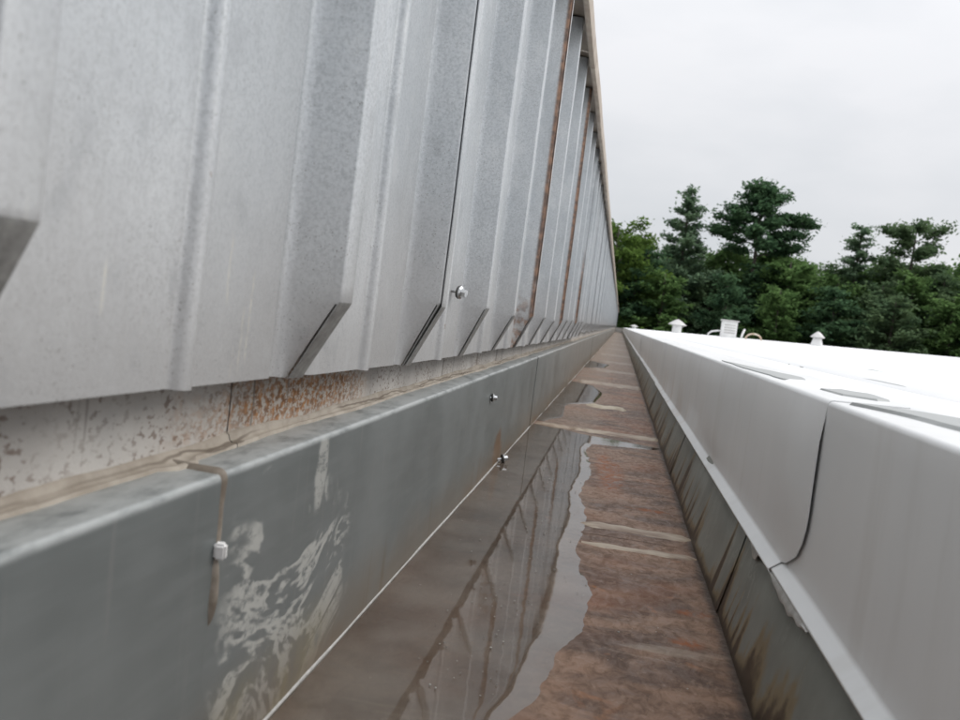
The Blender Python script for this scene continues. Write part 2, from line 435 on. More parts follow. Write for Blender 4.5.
M = dict(
    clad=m_cladding(), crimp_shade=simple("shade_toned_crimped_steel", (0.20, 0.20, 0.192), (0.34, 0.34, 0.33), 160, 0.5, 0.3), flash=m_flashing(), apron=m_apron(), side=m_sidewall(), floor=m_floor(), water=m_water(),
    seal=m_sealant(), oldseal=m_oldseal(), lap=m_lapseal(), fascia=m_fascia(), membrane=m_membrane(),
    trim=simple("beige_trim_paint", (0.27, 0.215, 0.165), (0.40, 0.345, 0.285), 14, 0.5),
    screw=simple("zinc_screw_steel", (0.48, 0.49, 0.50), (0.62, 0.63, 0.63), 200, 0.28, 0.9),
    washer=simple("dark_rubber_washer", (0.035, 0.035, 0.035), (0.06, 0.06, 0.055), 300, 0.6),
    white=simple("white_plastic", (0.68, 0.67, 0.66), (0.78, 0.77, 0.76), 120, 0.45),
    hem=simple("bare_pale_metal", (0.34, 0.33, 0.31), (0.50, 0.49, 0.47), 60, 0.4, 0.2),
    grit=simple("pale_grit", (0.16, 0.14, 0.12), (0.46, 0.44, 0.40), 300, 0.8),
    block=simple("building_panel", (0.42, 0.41, 0.39), (0.50, 0.49, 0.47), 2, 0.8),
    vent=simple("white_vent_paint", (0.66, 0.66, 0.65), (0.78, 0.78, 0.77), 6, 0.5),
    ventcap=simple("grey_vent_cap", (0.44, 0.43, 0.42), (0.56, 0.55, 0.54), 8, 0.5),
    rusty=simple("rust_tinted_pipe", (0.42, 0.30, 0.20), (0.62, 0.56, 0.48), 10, 0.6),
    ground=simple("forest_ground", (0.045, 0.06, 0.025), (0.09, 0.10, 0.045), 0.3, 0.95),
    bark=simple("grey_brown_bark", (0.045, 0.038, 0.030), (0.10, 0.085, 0.07), 6, 0.9, 0.0, 0.02),
    pine=m_leaf("pine_needles", (0.0763, 0.1232, 0.0665), (0.1478, 0.2156, 0.1085)),
    dark=m_leaf("dark_pine_needles", (0.0544, 0.1068, 0.0582), (0.1009, 0.1785, 0.0892)),
    spruce=m_leaf("grey_green_needles", (0.1167, 0.1811, 0.1167), (0.2012, 0.2918, 0.1711)),
    mid=m_leaf("mid_green_leaves", (0.0755, 0.1384, 0.0472), (0.1494, 0.2439, 0.0865)),
    lime=m_leaf("yellow_green_leaves", (0.085, 0.145, 0.032), (0.135, 0.21, 0.055)),
    roofpool=None,
)
def m_pool():
    t = NT("thin_roof_water")
    return t.done((0.36, 0.37, 0.365), 0.45, 0.0, 0.4)
M["roofpool"] = m_pool()

# ------------------------------------------------------------------ mesh helpers
def link(name, me, mat, parent=None, smooth=False):
    if mat is not None and not me.materials:
        me.materials.append(mat)
    o = bpy.data.objects.new(name, me)
    COL.objects.link(o)
    if parent is not None:
        o.parent = parent
    if smooth:
        for p in me.polygons:
            p.use_smooth = True
    return o
def mesh(name, v, f):
    me = bpy.data.meshes.new(name)
    me.from_pydata([tuple(p) for p in v], [], f)
    me.update()
    return me
def empty(name, loc, label, cat, group=None):
    o = bpy.data.objects.new(name, None)
    o.empty_display_size = 0.05
    o.location = loc
    COL.objects.link(o)
    return tag(o, label, cat, group)
def tag(o, label=None, cat=None, group=None, kind=None):
    for k, v in (("label", label), ("category", cat), ("group", group), ("kind", kind)):
        if v:
            o[k] = v
    return o
def grid_mesh(name, rows, skip=None, closed=False):
    """rows: list of equally long vertex lists -> quads"""
    n = len(rows[0])
    v = [p for r in rows for p in r]
    f = []
    for i in range(len(rows) - 1):
        for j in range(n if closed else n - 1):
            if skip and skip(i, j):
                continue
            k = (j + 1) % n
            f.append((i * n + j, i * n + k, (i + 1) * n + k, (i + 1) * n + j))
    return mesh(name, v, f)
def round_poly(pts, r=0.003, n=3):
    """round the inner corners of a 2D polyline"""
    out = [pts[0]]
    for a, b, c in zip(pts, pts[1:], pts[2:]):
        a, b, c = Vector(a), Vector(b), Vector(c)
        la, lc = (a - b).length, (c - b).length
        d = min(r, la * 0.42, lc * 0.42)
        p, q = b + (a - b) / la * d, b + (c - b) / lc * d
        for i in range(n):
            s = i / (n - 1)
            out.append(tuple((p.lerp(b, s)).lerp(b.lerp(q, s), s)))
    out.append(pts[-1])
    return out
def sweep_y(name, prof, ys, wob=None, closed=False, caps=False):
    """sweep an x,z profile along y; wob(i, x, y, z) may move points"""
    rows = []
    for y in ys:
        r = []
        for i, (x, z) in enumerate(prof):
            p = Vector((x, y, z))
            if wob:
                p = wob(i, p)
            r.append(p)
        rows.append(r)
    me = grid_mesh(name, rows, None, closed)
    if caps and closed:
        bm = bmesh.new()
        bm.from_mesh(me)
        bm.verts.ensure_lookup_table()
        n, m = len(prof), len(ys)
        bm.faces.new([bm.verts[i] for i in range(n)])
        bm.faces.new([bm.verts[(m - 1) * n + i] for i in reversed(range(n))])
        bmesh.ops.recalc_face_normals(bm, faces=bm.faces)
        bm.to_mesh(me)
        bm.free()
    return me
def frange(a, b, step):
    n = max(1, int(math.ceil((b - a) / step - 1e-6)))
    return [a + (b - a) * i / n for i in range(n + 1)]
def solid(o, t, offset=-1.0):
    md = o.modifiers.new("thickness", 'SOLIDIFY')
    md.thickness = t
    md.offset = offset
    es = o.modifiers.new("crisp_edges", 'EDGE_SPLIT')
    es.split_angle = math.radians(50)
    return o
def tube(bm, pts, radii, n=8, cap=True):
    rings = []
    pts = [Vector(p) for p in pts]
    for i, p in enumerate(pts):
        d = (pts[min(i + 1, len(pts) - 1)] - pts[max(i - 1, 0)]).normalized()
        u = d.orthogonal().normalized() if i == 0 else (u - d * u.dot(d)).normalized()
        w = d.cross(u)
        rings.append([bm.verts.new(p + (u * math.cos(2 * math.pi * k / n) + w * math.sin(2 * math.pi * k / n)) * radii[i]) for k in range(n)])
    for a, b in zip(rings, rings[1:]):
        for k in range(n):
            bm.faces.new((a[k], a[(k + 1) % n], b[(k + 1) % n], b[k]))
    if cap:
        bm.faces.new(list(reversed(rings[0])))
        bm.faces.new(rings[-1])
def tube_mesh(name, pts, radii, n=8):
    bm = bmesh.new()
    tube(bm, pts, radii, n)
    me = bpy.data.meshes.new(name)
    bm.to_mesh(me)
    bm.free()
    return me
def lathe_mesh(name, prof, n=20, axis='Z'):
    rows = []
    for r, h in prof:
        row = []
        for k in range(n):
            a = 2 * math.pi * k / n
            p = (r * math.cos(a), r * math.sin(a), h)
            row.append((p[2], p[0], p[1]) if axis == 'X' else p)
        rows.append(row)
    return grid_mesh(name, rows, None, True)
def nz(x, y, z=0.0):
    return noise.noise(Vector((x, y, z)))

# ------------------------------------------------------------------ key dimensions (metres, camera at the origin)
FLAT, CREST = -0.207, 0.032                 # cladding plane, rib height
S, RIB0 = 0.31, 0.251                       # rib spacing, centre of rib number 0
END = 40.0
K = 0.907                                   # cladding stands this much nearer than the raw survey figures
FLASH = -0.214
COPZ, APRON = -0.0970, -0.1835
FLOOR = -0.266
FASC, FTOP, FBOT = 0.153, -0.0345, -0.170

# ------------------------------------------------------------------ ground
g = link("ground", mesh("ground", [(-600, -600, -5.6), (600, -600, -5.6), (600, 900, -5.6), (-600, 900, -5.6)], [(0, 1, 2, 3)]), M["ground"])
tag(g, "dark grassy forest floor below the buildings", "ground", kind="structure")

# ------------------------------------------------------------------ the metal clad wall
wall = empty("metal_wall", (-0.25, 0, -0.07), "tall ribbed galvanised metal wall rising beside the gutter", "wall")
def put(o, root):
    o.parent = root
    o.matrix_parent_inverse = root.matrix_world.inverted() if False else Matrix.Translation(root.location).inverted()
    return o

def clad_profile():
    pts = []
    def rib(c, first=False, last=False):
        L = []
        if not first:
            L += [(c - 0.037, 0), (c - 0.034, -0.005), (c - 0.023, -0.005), (c - 0.0185, 0.0)]
        L += [(c - 0.0185 + 0.007 * q, CREST * q) for q in ((0.35, 0.7, 0.9, 0.955) if not first else ())]
        L += [(c - 0.0115, CREST), (c + 0.0115, CREST)]
        L += [(c + 0.0185 - 0.007 * q, CREST * q) for q in ((0.9, 0.5) if not last else ())]
        if not last:
            L += [(c + 0.0185, 0.0), (c + 0.022, -0.0035), (c + 0.033, -0.0035), (c + 0.037, 0)]
        return L
    for k in range(4):
        pts += rib(k * S, k == 0, k == 3)
        if k < 3:
            m = k * S + S / 2
            pts += [(m - 0.0065, 0), (m - 0.0042, 0.0075), (m + 0.004, 0.0075), (m + 0.011, 0)]
    return pts
RAW = clad_profile()
PROF = round_poly(RAW, 0.003, 3)
def crest_w(y):
    """1 on a rib crest or its flanks, 0 on the flats; and the flag 'crest'"""
    k = round(y / S)
    return abs(y - k * S)
def zbot(y):
    return -max(0.0535, min(0.074, 0.0495 + 0.017 * y)) if y < 0.9 else -min(0.074, 0.064 + 0.004 * (y - 0.9))
WTOP = 0.69
def clad_mesh(y0, detail, seed=0):
    """one sheet: three ribs wide, lapped over the rib of the sheet before it"""
    hs = [0.0, 0.25, 0.5, 0.75, 0.97, 1.0]
    zs_up = [0.006, 0.03, 0.08, 0.14, 0.22, 0.32, 0.44, 0.56, WTOP] if detail else [0.006, WTOP]
    rows = []
    rnd = random.Random(seed)
    jit = {k: rnd.uniform(-0.012, 0.012) for k in range(-1, 6)}
    for kind, vals in (("low", hs), ("up", zs_up)):
        for h in vals:
            row = []
            for (py, d) in PROF:
                yw = y0 + py
                if detail:
                    yw -= 0.016 * math.exp(-((yw - 0.25) / 0.10) ** 2)
                k = round(py / S)
                off = abs(py - k * S)
                zb = zbot(yw) + (0.0016 * nz(yw * 9, 3.3) if detail else 0)
                bend = -0.003 + jit[k] * 0.5 + (0.012 * math.exp(-((yw - 0.235) / 0.06) ** 2) if detail else 0)
                if kind == "low":
                    z = zb + (bend - zb) * h
                    if off < 0.020:
                        if off < 0.0119:                       # crest bent in towards the wall at its foot
                            d2 = d * (0.10 + 0.90 * h)
                        else:
                            d2 = d * max(0.0, 0.03 + 0.97 * h)
                    else:
                        d2 = d
                else:
                    z, d2 = max(h, bend + 0.004), d
                lift = 0.0022 * max(0.0, 1 - max(0.0, py + 0.0115) / 0.07)
                dent = 0.0011 * nz(yw * 5, z * 7, 1.7) + 0.0005 * nz(yw * 17, z * 4, 5.1) if detail else 0
                row.append(((FLAT + d2 + lift + dent) * K, yw * K, z * K))
            rows.append(row)
    nlow = len(hs)
    def skip(i, j):
        if i >= nlow - 2:
            return False
        a, b = PROF[j][0], PROF[j + 1][0]
        k = round(a / S)
        oa, ob = a - k * S, b - k * S
        return -0.01195 < oa < -0.0117 and ob < -0.0100        # slit between bent crest and near flank
    me = grid_mesh("cladding_sheet", rows, skip)
    me.materials.append(M["clad"])
    me.materials.append(M["crimp_shade"])  # bent crest feet: shade of their downward tilt put into a darker colour
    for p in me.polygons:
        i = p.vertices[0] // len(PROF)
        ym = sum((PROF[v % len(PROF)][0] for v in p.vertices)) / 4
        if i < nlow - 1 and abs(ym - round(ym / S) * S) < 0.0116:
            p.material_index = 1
    return me
shared = None
NS = 47
for j in range(-2, NS):
    y0 = RIB0 + S * (3 * j + 2)
    if j <= 3:
        o = link("cladding_sheet", clad_mesh(y0, True, j + 11), M["clad"], None, True)
        solid(o, 0.0009, 1.0)
    else:
        if shared is None:
            shared = clad_mesh(0.0, False)
            for v in shared.vertices:
                pass
        o = link("cladding_sheet", shared, M["clad"], None, j == 4)
        o.location.y = y0 * K
    put(o, wall)
WEND = (RIB0 + S * (3 * (NS - 1) + 2) + 3 * S) * K

# flashing band behind the foot of the cladding, in lengths
for a, b in ((-0.7, 0.4865), (0.488, 1.92), (1.922, 4.8), (4.803, 12.0), (12.004, 25.0), (25.004, WEND)):
    pr = [(FLASH, 0.02), (FLASH, COPZ - 0.012)]
    me = sweep_y("base_flashing", [(FLASH, 0.02), (FLASH, -0.05), (FLASH + 0.0005, -0.075), (FLASH, COPZ - 0.012)], frange(a, b, 0.06 if b < 5 else 1.0),
                 lambda i, p: p + Vector((0.0007 * nz(p.y * 7, p.z * 20), 0, 0)))
    o = link("base_flashing", me, M["flash"], None, True)
    put(o, wall)
# girt and backing behind the sheets keep the cavity dark
o = link("backing_panel", mesh("backing_panel", [(FLASH - 0.004, -0.9, COPZ - 0.2), (FLASH - 0.004, WEND, COPZ - 0.2), (FLASH - 0.004, WEND, WTOP * K), (FLASH - 0.004, -0.9, WTOP * K),
                                                 (FLASH - 0.06, -0.9, COPZ - 0.2), (FLASH - 0.06, WEND, COPZ - 0.2), (FLASH - 0.06, WEND, WTOP * K), (FLASH - 0.06, -0.9, WTOP * K)],
                                        [(0, 1, 2, 3), (5, 4, 7, 6), (1, 5, 6, 2), (4, 0, 3, 7), (3, 2, 6, 7), (4, 5, 1, 0)]), M["block"])
put(o, wall)
# eave trim: face, return lip and top, in 3 m lengths
trim_prof = round_poly([(x * K, z * K) for x, z in ((-0.163, 0.662), (-0.163, 0.655), (-0.1495, 0.6525), (-0.148, 0.690), (-0.30, 0.712))], 0.0015, 3)
yy = -0.9
k = 0
while yy < WEND:
    e = min(yy + 3.05, WEND)
    me = sweep_y("eave_trim", trim_prof, frange(yy, e - 0.004, 0.1 if yy < 6 else 1.0),
                 lambda i, p: p + Vector((0.0016 * nz(p.y * 2.2, 4.0), 0, 0.0022 * nz(p.y * 1.6, 9.0))))
    o = link("eave_trim", me, M["trim"], None, True)
    solid(o, 0.001, 1.0)
    put(o, wall)
    yy = e
    k += 1
TZ = 0.712 * K
o = link("upper_roof", mesh("upper_roof", [(-0.262, -0.9, TZ + 0.002), (-0.262, WEND, TZ + 0.002), (-14, WEND, 1.3), (-14, -0.9, 1.3), (-0.262, -0.9, TZ - 0.03), (-0.262, WEND, TZ - 0.03), (-14, WEND, 1.26), (-14, -0.9, 1.26)],
                                     [(0, 1, 2, 3), (7, 6, 5, 4), (1, 5, 6, 2), (0, 3, 7, 4), (2, 6, 7, 3), (0, 4, 5, 1)]), M["ventcap"])
put(o, wall)
o = link("lower_wall", mesh("lower_wall", [(-14, -0.9, -5.6), (-0.29, -0.9, -5.6), (-0.29, WEND, -5.6), (-14, WEND, -5.6), (-14, -0.9, 1.25), (-0.29, -0.9, TZ - 0.04), (-0.29, WEND, TZ - 0.04), (-14, WEND, 1.25)],
                                     [(0, 1, 5, 4), (1, 2, 6, 5), (2, 3, 7, 6), (3, 0, 4, 7)]), M["block"])
put(o, wall)

# screws: shank > washer, hex head
def hexhead(r=0.0048, h=0.0055):
    bm = bmesh.new()
    tube(bm, [(0, 0, 0), (h, 0, 0)], [r, r * 0.96], 6)
    me = bpy.data.meshes.new("hex_head")
    bm.to_mesh(me)
    bm.free()
    return me
HEX = hexhead()
FLG = lathe_mesh("flange", [(0.0001, 0.0028), (0.0058, 0.0026), (0.0078, 0.0012), (0.0078, 0.0), (0.0001, 0.0)], 18, 'X')
WSH = lathe_mesh("washer", [(0.0001, 0.0), (0.0076, 0.0), (0.0082, -0.0012), (0.0072, -0.003), (0.0001, -0.003)], 18, 'X')
SHK = tube_mesh("screw", [(-0.045, 0, 0), (0.0, 0, 0)], [0.0022, 0.0022], 8)
def screw(root, loc, tilt=(0, 0, 0), scale=1.0, mat="screw", label=None):
    s = link("screw", SHK, M["screw"], None)
    s.location = Vector(loc) - root.location
    s.parent = root
    s.rotation_euler = tilt
    s.scale = (scale,) * 3
    link("washer", WSH, M["washer"], s)
    fl = bpy.data.objects.new("flange", FLG)
    if not FLG.materials:
        FLG.materials.append(M["screw"])
    COL.objects.link(fl)
    fl.parent = s
    hh = link("hex_head", HEX, M["screw"], s)
    hh.location.x = 0.0024
    return s
screw(wall, (-0.195 * K, 1.075 * K, 0.017 * K), (0.1, 0.10, -0.25), 0.93)
for yk in (3.45, 4.42, 5.35, 6.3):
    screw(wall, (-0.199 * K, yk, 0.005 + 0.003 * math.sin(yk * 9)), (0, 0.0, 0.2))

# ------------------------------------------------------------------ the box gutter
gut = empty("box_gutter", (0, 0, FLOOR - 0.01), "rusty sheet metal box gutter running between wall and white roof", "gutter")
# floor sheets with lapped ends
laps = [-0.7, 1.15, 2.20, 3.02, 4.1, 5.3, 6.6, 8.2, 10.4, 13.0, 16.5, 20.5, 25.0, 30.0, 35.0, END]
def floor_wob(i, p):
    k = 1.0 if p.y < 6 else 0.6
    dz = 0.0012 * nz(p.x * 6, p.y * 5) * k
    if p.x > -0.02:
        dz += 0.0010 * nz(p.x * 10, p.y * 16, 2.0)
    if p.x < 0.0:
        dz *= 0.35
    return p + Vector((0, 0, dz))
xs = [-0.19 + 0.338 * i / 22 for i in range(23)]
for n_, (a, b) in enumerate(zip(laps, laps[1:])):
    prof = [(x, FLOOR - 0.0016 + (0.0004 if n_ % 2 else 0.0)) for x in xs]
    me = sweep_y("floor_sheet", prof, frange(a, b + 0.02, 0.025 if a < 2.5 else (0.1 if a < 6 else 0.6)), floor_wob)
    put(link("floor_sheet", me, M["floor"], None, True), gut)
# washed-out sealant ridges across the laps
def ridge(y, x0, x1, w, h, seed, amp=0.006):
    rnd = random.Random(seed)
    rows = []
    for x in frange(x0, x1, 0.006):
        t = min(1, (x - x0) / 0.02, (x1 - x) / 0.012)
        yc = y + amp * nz(x * 22, seed * 3.1) + 0.004 * nz(x * 60, seed)
        ww = w * (0.35 + 0.65 * max(0, t)) * (1 + 0.45 * nz(x * 40, seed * 1.7))
        hh = h * max(0.05, t) * (1 + 0.4 * nz(x * 50, seed * 2.3))
        rows.append([(x, yc + ww * s, FLOOR - 0.0028 + (hh + 0.0024) * (1 - s * s)) for s in (-1, -0.6, -0.2, 0.2, 0.6, 1)])
    me = grid_mesh("lap_sealant", rows)
    put(link("lap_sealant", me, M["lap"], None, True), gut)
ridge(1.205, -0.018, 0.129, 0.022, 0.0022, 1)
ridge(1.10, -0.012, 0.127, 0.013, 0.0020, 2)
ridge(2.245, -0.175, 0.134, 0.030, 0.0050, 3)
ridge(2.95, -0.075, 0.055, 0.045, 0.006, 4, 0.03)
for i, y in enumerate((4.1, 5.3, 6.6, 8.2, 10.4, 13.0, 16.5, 20.5, 25.0, 30.0)):
    ridge(y, -0.16 + 0.02 * (i % 3), 0.132, 0.06 + 0.012 * y, 0.006, 10 + i, 0.03)

# left apron sheets: pale top fold and upright face
ap_prof = round_poly([(FLASH + 0.0008, COPZ + 0.0005), (APRON - 0.001, COPZ), (APRON, COPZ - 0.0022), (APRON, FLOOR - 0.008)], 0.002, 4)
top_i = 2
def dens(prof):
    out = []
    for a, b in zip(prof, prof[1:]):
        n = max(1, int(math.dist(a, b) / 0.012))
        out += [(a[0] + (b[0] - a[0]) * i / n, a[1] + (b[1] - a[1]) * i / n) for i in range(n)]
    return out + [prof[-1]]
ap_prof = dens(ap_prof)
JOINT = 0.416
def joint_y(z):
    return JOINT + 0.0035 * nz(z * 30, 1.0) + (0.004 if z < -0.2 else 0.0) - 0.002
aj = [-0.7, JOINT, 2.18, 4.1, 6.6, 9.5, 13.5, 18, 24, 31, WEND]
for n_, (a, b) in enumerate(zip(aj, aj[1:])):
    ys = frange(a - (0.03 if n_ else 0), b, 0.03 if a < 3 else 0.5)
    proud = 0.0009 if n_ == 0 else (0.0 if n_ % 2 else 0.0012)
    def wob(i, p, n_=n_, ys=ys, proud=proud):
        w = 0.0016 * nz(p.y * 3.1, p.z * 6, 2.0) + 0.0006 * nz(p.y * 9, p.z * 9, 6.0)
        q = p + Vector((w + proud, 0, w * 0.3 + proud * 0.35))
        if n_ == 0 and p.y > JOINT - 0.02:
            q.y = joint_y(p.z) - (0.0 if p.y > JOINT - 1e-4 else 0.02)
            if p.y > JOINT - 1e-4:
                q.x += 0.0012
        if i == 0:
            q.x = FLASH + 0.0008
        return q
    me = sweep_y("apron_sheet", ap_prof, ys, wob)
    o = link("apron_sheet", me, M["apron"], None, True)
    solid(o, 0.001, 1.0)
    put(o, gut)
# thin pale strip along the foot of the apron
for a, b in ((-0.6, 2.18), (2.2, 6.6), (6.62, 18), (18.02, WEND)):
    me = sweep_y("foot_strip", [(APRON + 0.0003, FLOOR + 0.0014), (APRON + 0.0022, FLOOR + 0.0009), (APRON + 0.0030, FLOOR - 0.0016), (APRON + 0.0003, FLOOR - 0.0018)], frange(a, b, 0.04 if a < 3 else 0.5),
                 lambda i, p: p + Vector((0.0014 * nz(p.y * 6, 1.2), 0, 0.0006 * nz(p.y * 14, 7.0))), True)
    put(link("foot_strip", me, M["hem"], None, True), gut)
# sealant bead between apron fold and flashing
def bead(a, b, mat, name, fn, step=0.012):
    rows = []
    for y in frange(a, b, step):
        rows.append(fn(y))
    return put(link(name, grid_mesh(name, rows), mat, None, True), gut)
def bead_row(y):
    h = 0.0062 + 0.0028 * nz(y * 9, 2.2) + 0.0012 * nz(y * 41, 2.7)
    w = 0.0075 + 0.0035 * nz(y * 6, 8.1) + 0.0015 * nz(y * 33, 1.1)
    if 0.405 < y < 0.43:
        w += 0.006
    z0 = COPZ + 0.0002
    return [(FLASH + 0.0001, y, z0 + h + 0.001), (FLASH + 0.0022, y, z0 + h), (FLASH + w * 0.35, y, z0 + h * 0.62), (FLASH + w * 0.62, y, z0 + h * 0.40),
            (FLASH + w * 0.8, y, z0 + 0.0034), (FLASH + w * 0.96, y, z0 + 0.0030), (FLASH + w, y, z0 - 0.0005)]
for a, b in ((-0.6, 0.4855), (0.4865, 2.3), (2.302, 6.6), (6.602, 18.0), (18.002, WEND)):
    bead(a, b, M["seal"], "sealant_bead", bead_row, 0.01 if a < 3 else 0.2)
# old sealant running down the apron joint
def jb(z0, z1, w0, w1, h, name, seed):
    rows = []
    n = 26
    for i in range(n + 1):
        t = i / n
        z = z0 + (z1 - z0) * t
        yc = joint_y(z) + 0.0012 * nz(z * 60, seed) + 0.001
        w = (w0 + (w1 - w0) * t) * (1 + 0.35 * nz(z * 70, seed * 2.0)) * max(0.15, math.sin(math.pi * min(1, max(0.0, 0.08 + 0.9 * t))) ** 0.5)
        hh = h * (1 + 0.3 * nz(z * 50, seed * 3.0)) * max(0.1, math.sin(math.pi * (0.06 + 0.9 * t)) ** 0.6)
        rows.append([(APRON + 0.0015 + hh * (1 - s * s), yc + w * s, z) for s in (-1, -0.7, -0.35, 0, 0.35, 0.7, 1)])
    put(link(name, grid_mesh(name, rows), M["oldseal"], None, True), gut)
jb(-0.137, -0.172, 0.0030, 0.0034, 0.0055, "joint_sealant", 2.4)
# sealant over the fold at the joint, following the sheet round its corner
rows = []
pp = [p for p in ap_prof if p[1] > -0.152]
for q, (x, z) in enumerate(pp):
    a, b = Vector(pp[max(q - 1, 0)]), Vector(pp[min(q + 1, len(pp) - 1)])
    tn = (b - a).normalized()
    nn = Vector((-tn.y, tn.x))
    if nn.x + nn.y < 0:
        nn = -nn
    yc = joint_y(z) + 0.0026 + 0.0012 * nz(x * 90, z * 60, 3.0)
    w = 0.0048 * (1 + 0.55 * nz(x * 110, z * 70, 8.0)) * (1.0 if z > -0.11 else 0.72)
    hh = 0.0018 * (1 + 0.5 * nz(x * 60, z * 70, 1.0)) + 0.0010
    rows.append([(x + nn.x * (hh * (1 - t * t) + 0.0008), yc + w * t, z + nn.y * (hh * (1 - t * t) + 0.0008)) for t in (-1, -0.7, -0.35, 0, 0.35, 0.7, 1)])
put(link("joint_sealant", grid_mesh("joint_sealant", rows), M["oldseal"], None, True), gut)
# small white cap on the joint
bm = bmesh.new()
bmesh.ops.create_cube(bm, size=1.0)
bmesh.ops.scale(bm, vec=(0.006, 0.0052, 0.0085), verts=bm.verts)
bmesh.ops.bevel(bm, geom=list(bm.edges), offset=0.0012, segments=2, affect='EDGES')
me = bpy.data.meshes.new("white_cap")
bm.to_mesh(me)
bm.free()
o = link("white_cap", me, M["white"], None)
o.location = Vector((APRON + 0.0055, 0.4135, -0.1335)) - gut.location
o.parent = gut
o.rotation_euler = (0.15, 0.0, 0.2)
screw(gut, (APRON + 0.004, 1.385, -0.1345), (0, 0, 0.25), 0.8)
screw(gut, (APRON + 0.010, 1.585, FLOOR + 0.007), (0, -0.2, 0.4), 1.0)
# right side sheets leaning outwards under the roof edge
sj = [-0.7, 0.18, 0.56, 0.93, 1.33, 1.76, 2.3, 3.0, 4.0, 5.6, 9.0, 14.0, 20.0, 28.0, END]
for n_, (a, b) in enumerate(zip(sj, sj[1:])):
    pr = [(0.1297, FLOOR - 0.006), (0.1297, FLOOR), (0.134, -0.247), (0.141, -0.217), (0.1495, -0.180), (0.160, -0.166), (0.168, -0.15)]
    k = 0.0011 * (n_ % 2)
    me = sweep_y("side_sheet", pr, frange(a - 0.03, b + 0.03, 0.03 if a < 3 else 0.4),
                 lambda i, p: p + Vector((0.0014 * nz(p.y * 6, p.z * 9, 3.0) - k, 0, 0)))
    put(link("side_sheet", me, M["side"], None, True), gut)
# end plate
put(link("end_plate", mesh("end_plate", [(-0.21, END, FLOOR - 0.01), (0.155, END, FLOOR - 0.01), (0.155, END, -0.06), (-0.21, END, -0.06), (-0.21, END + 0.02, FLOOR - 0.01), (0.155, END + 0.02, FLOOR - 0.01), (0.155, END + 0.02, -0.06), (-0.21, END + 0.02, -0.06)],
                                      [(0, 1, 2, 3), (5, 4, 7, 6), (3, 2, 6, 7), (0, 4, 5, 1), (1, 5, 6, 2), (4, 0, 3, 7)]), M["hem"]), gut)
# torn scraps of lining hanging under the roof edge hem
def scrap(y0, y1, seed, drop):
    rows = []
    for y in frange(y0, y1, 0.005):
        t = math.sin(math.pi * (y - y0) / (y1 - y0))
        d = drop * max(0.1, t) * (1 + 0.5 * nz(y * 60, seed))
        x = 0.1462 + 0.0008 * nz(y * 20, seed)
        rows.append([(x + 0.004, y, -0.177), (x, y, -0.1805), (x - 0.0022 - 0.001 * nz(y * 50, seed), y, -0.1805 - d * 0.6), (x - 0.002, y, -0.1805 - d)])
    o = link("lining_scrap", grid_mesh("lining_scrap", rows), M["hem"], None, True)
    solid(o, 0.0008)
    put(o, gut)
scrap(0.60, 0.745, 3.0, 0.007)
scrap(0.80, 0.85, 5.0, 0.010)

# standing water
def pool(name, pts, label, seed=0):
    """pts: (y, x of the ragged right rim); the left rim is the apron foot or given"""
    ys = frange(pts[0][0], pts[-1][0], 0.008 if pts[-1][0] < 2.5 else 0.02)
    rows = []
    for y in ys:
        for (ya, xa), (yb, xb) in zip(pts, pts[1:]):
            if ya <= y <= yb + 1e-9:
                t = (y - ya) / (yb - ya)
                t = t * t * (3 - 2 * t)
                x = xa + (xb - xa) * t
                break
        sp = 1.0 if y > 0.3 else 0.0
        x += (0.004 * nz(y * 24, seed) + 0.0022 * nz(y * 70, seed + 3)) * sp
        x = min(x, 0.131)
        x = max(x, APRON + 0.012)
        z = FLOOR - 0.0004
        rows.append([(APRON + 0.002, y, z)] + [(APRON + 0.002 + (x - 0.006 - APRON - 0.002) * s, y, z) for s in (0.25, 0.5, 0.75, 0.9, 1.0)] + [(x, y, z - 0.0006), (x + 0.006, y, z - 0.0014), (x + 0.011, y, z - 0.0026)])
    o = link(name, grid_mesh(name, rows), M["water"], None, True)
    return tag(o, label, "puddle", kind="structure")
pool("water", [(-0.6, -0.10), (0.45, -0.085), (0.575, -0.044), (0.64, -0.026), (0.70, -0.022), (0.785, -0.003), (0.90, -0.002), (1.0, -0.014), (1.06, -0.02), (1.2, -0.012),
               (1.42, -0.029), (1.6, -0.018), (1.75, -0.026), (1.9, -0.038), (2.0, -0.03), (2.06, 0.11), (2.10, 0.128), (2.13, 0.06), (2.17, -0.06), (2.215, -0.10), (2.235, -0.16)],
     "shallow brown standing water along the foot of the apron")
pool("water", [(2.32, -0.165), (2.5, -0.13), (2.85, -0.14), (3.1, -0.05), (3.5, -0.035), (3.9, -0.08), (4.0, -0.15)], "small puddle beyond the tan sealant ridge", 2)
pool("water", [(5.4, -0.15), (5.7, -0.06), (6.1, -0.04), (6.4, -0.13), (6.45, -0.16)], "distant small puddle further along the gutter", 4)

# grit lying in the gutter
bm = bmesh.new()
rnd = random.Random(4)
for i in range(420):
    if i < 260:
        y = rnd.uniform(0.6, 1.9)
        x = rnd.gauss(-0.075, 0.022)
    else:
        y = rnd.uniform(0.45, 2.4)
        x = rnd.uniform(-0.17, 0.12)
    r = rnd.uniform(0.0003, 0.0009) * (1.7 if rnd.random() < 0.05 else 1)
    m = Matrix.Translation((x, y, FLOOR + 0.0005 + r * 0.3)) @ Matrix.Rotation(rnd.uniform(0, 6), 4, 'Z') @ Matrix.Diagonal((r * rnd.uniform(0.7, 1.6), r, r * 0.6, 1))
    bmesh.ops.create_icosphere(bm, subdivisions=1, radius=1.0, matrix=m)
me = bpy.data.meshes.new("grit")
bm.to_mesh(me)
bm.free()
tag(link("grit", me, M["grit"]), "pale grit scattered over the wet gutter floor", "grit", kind="stuff")

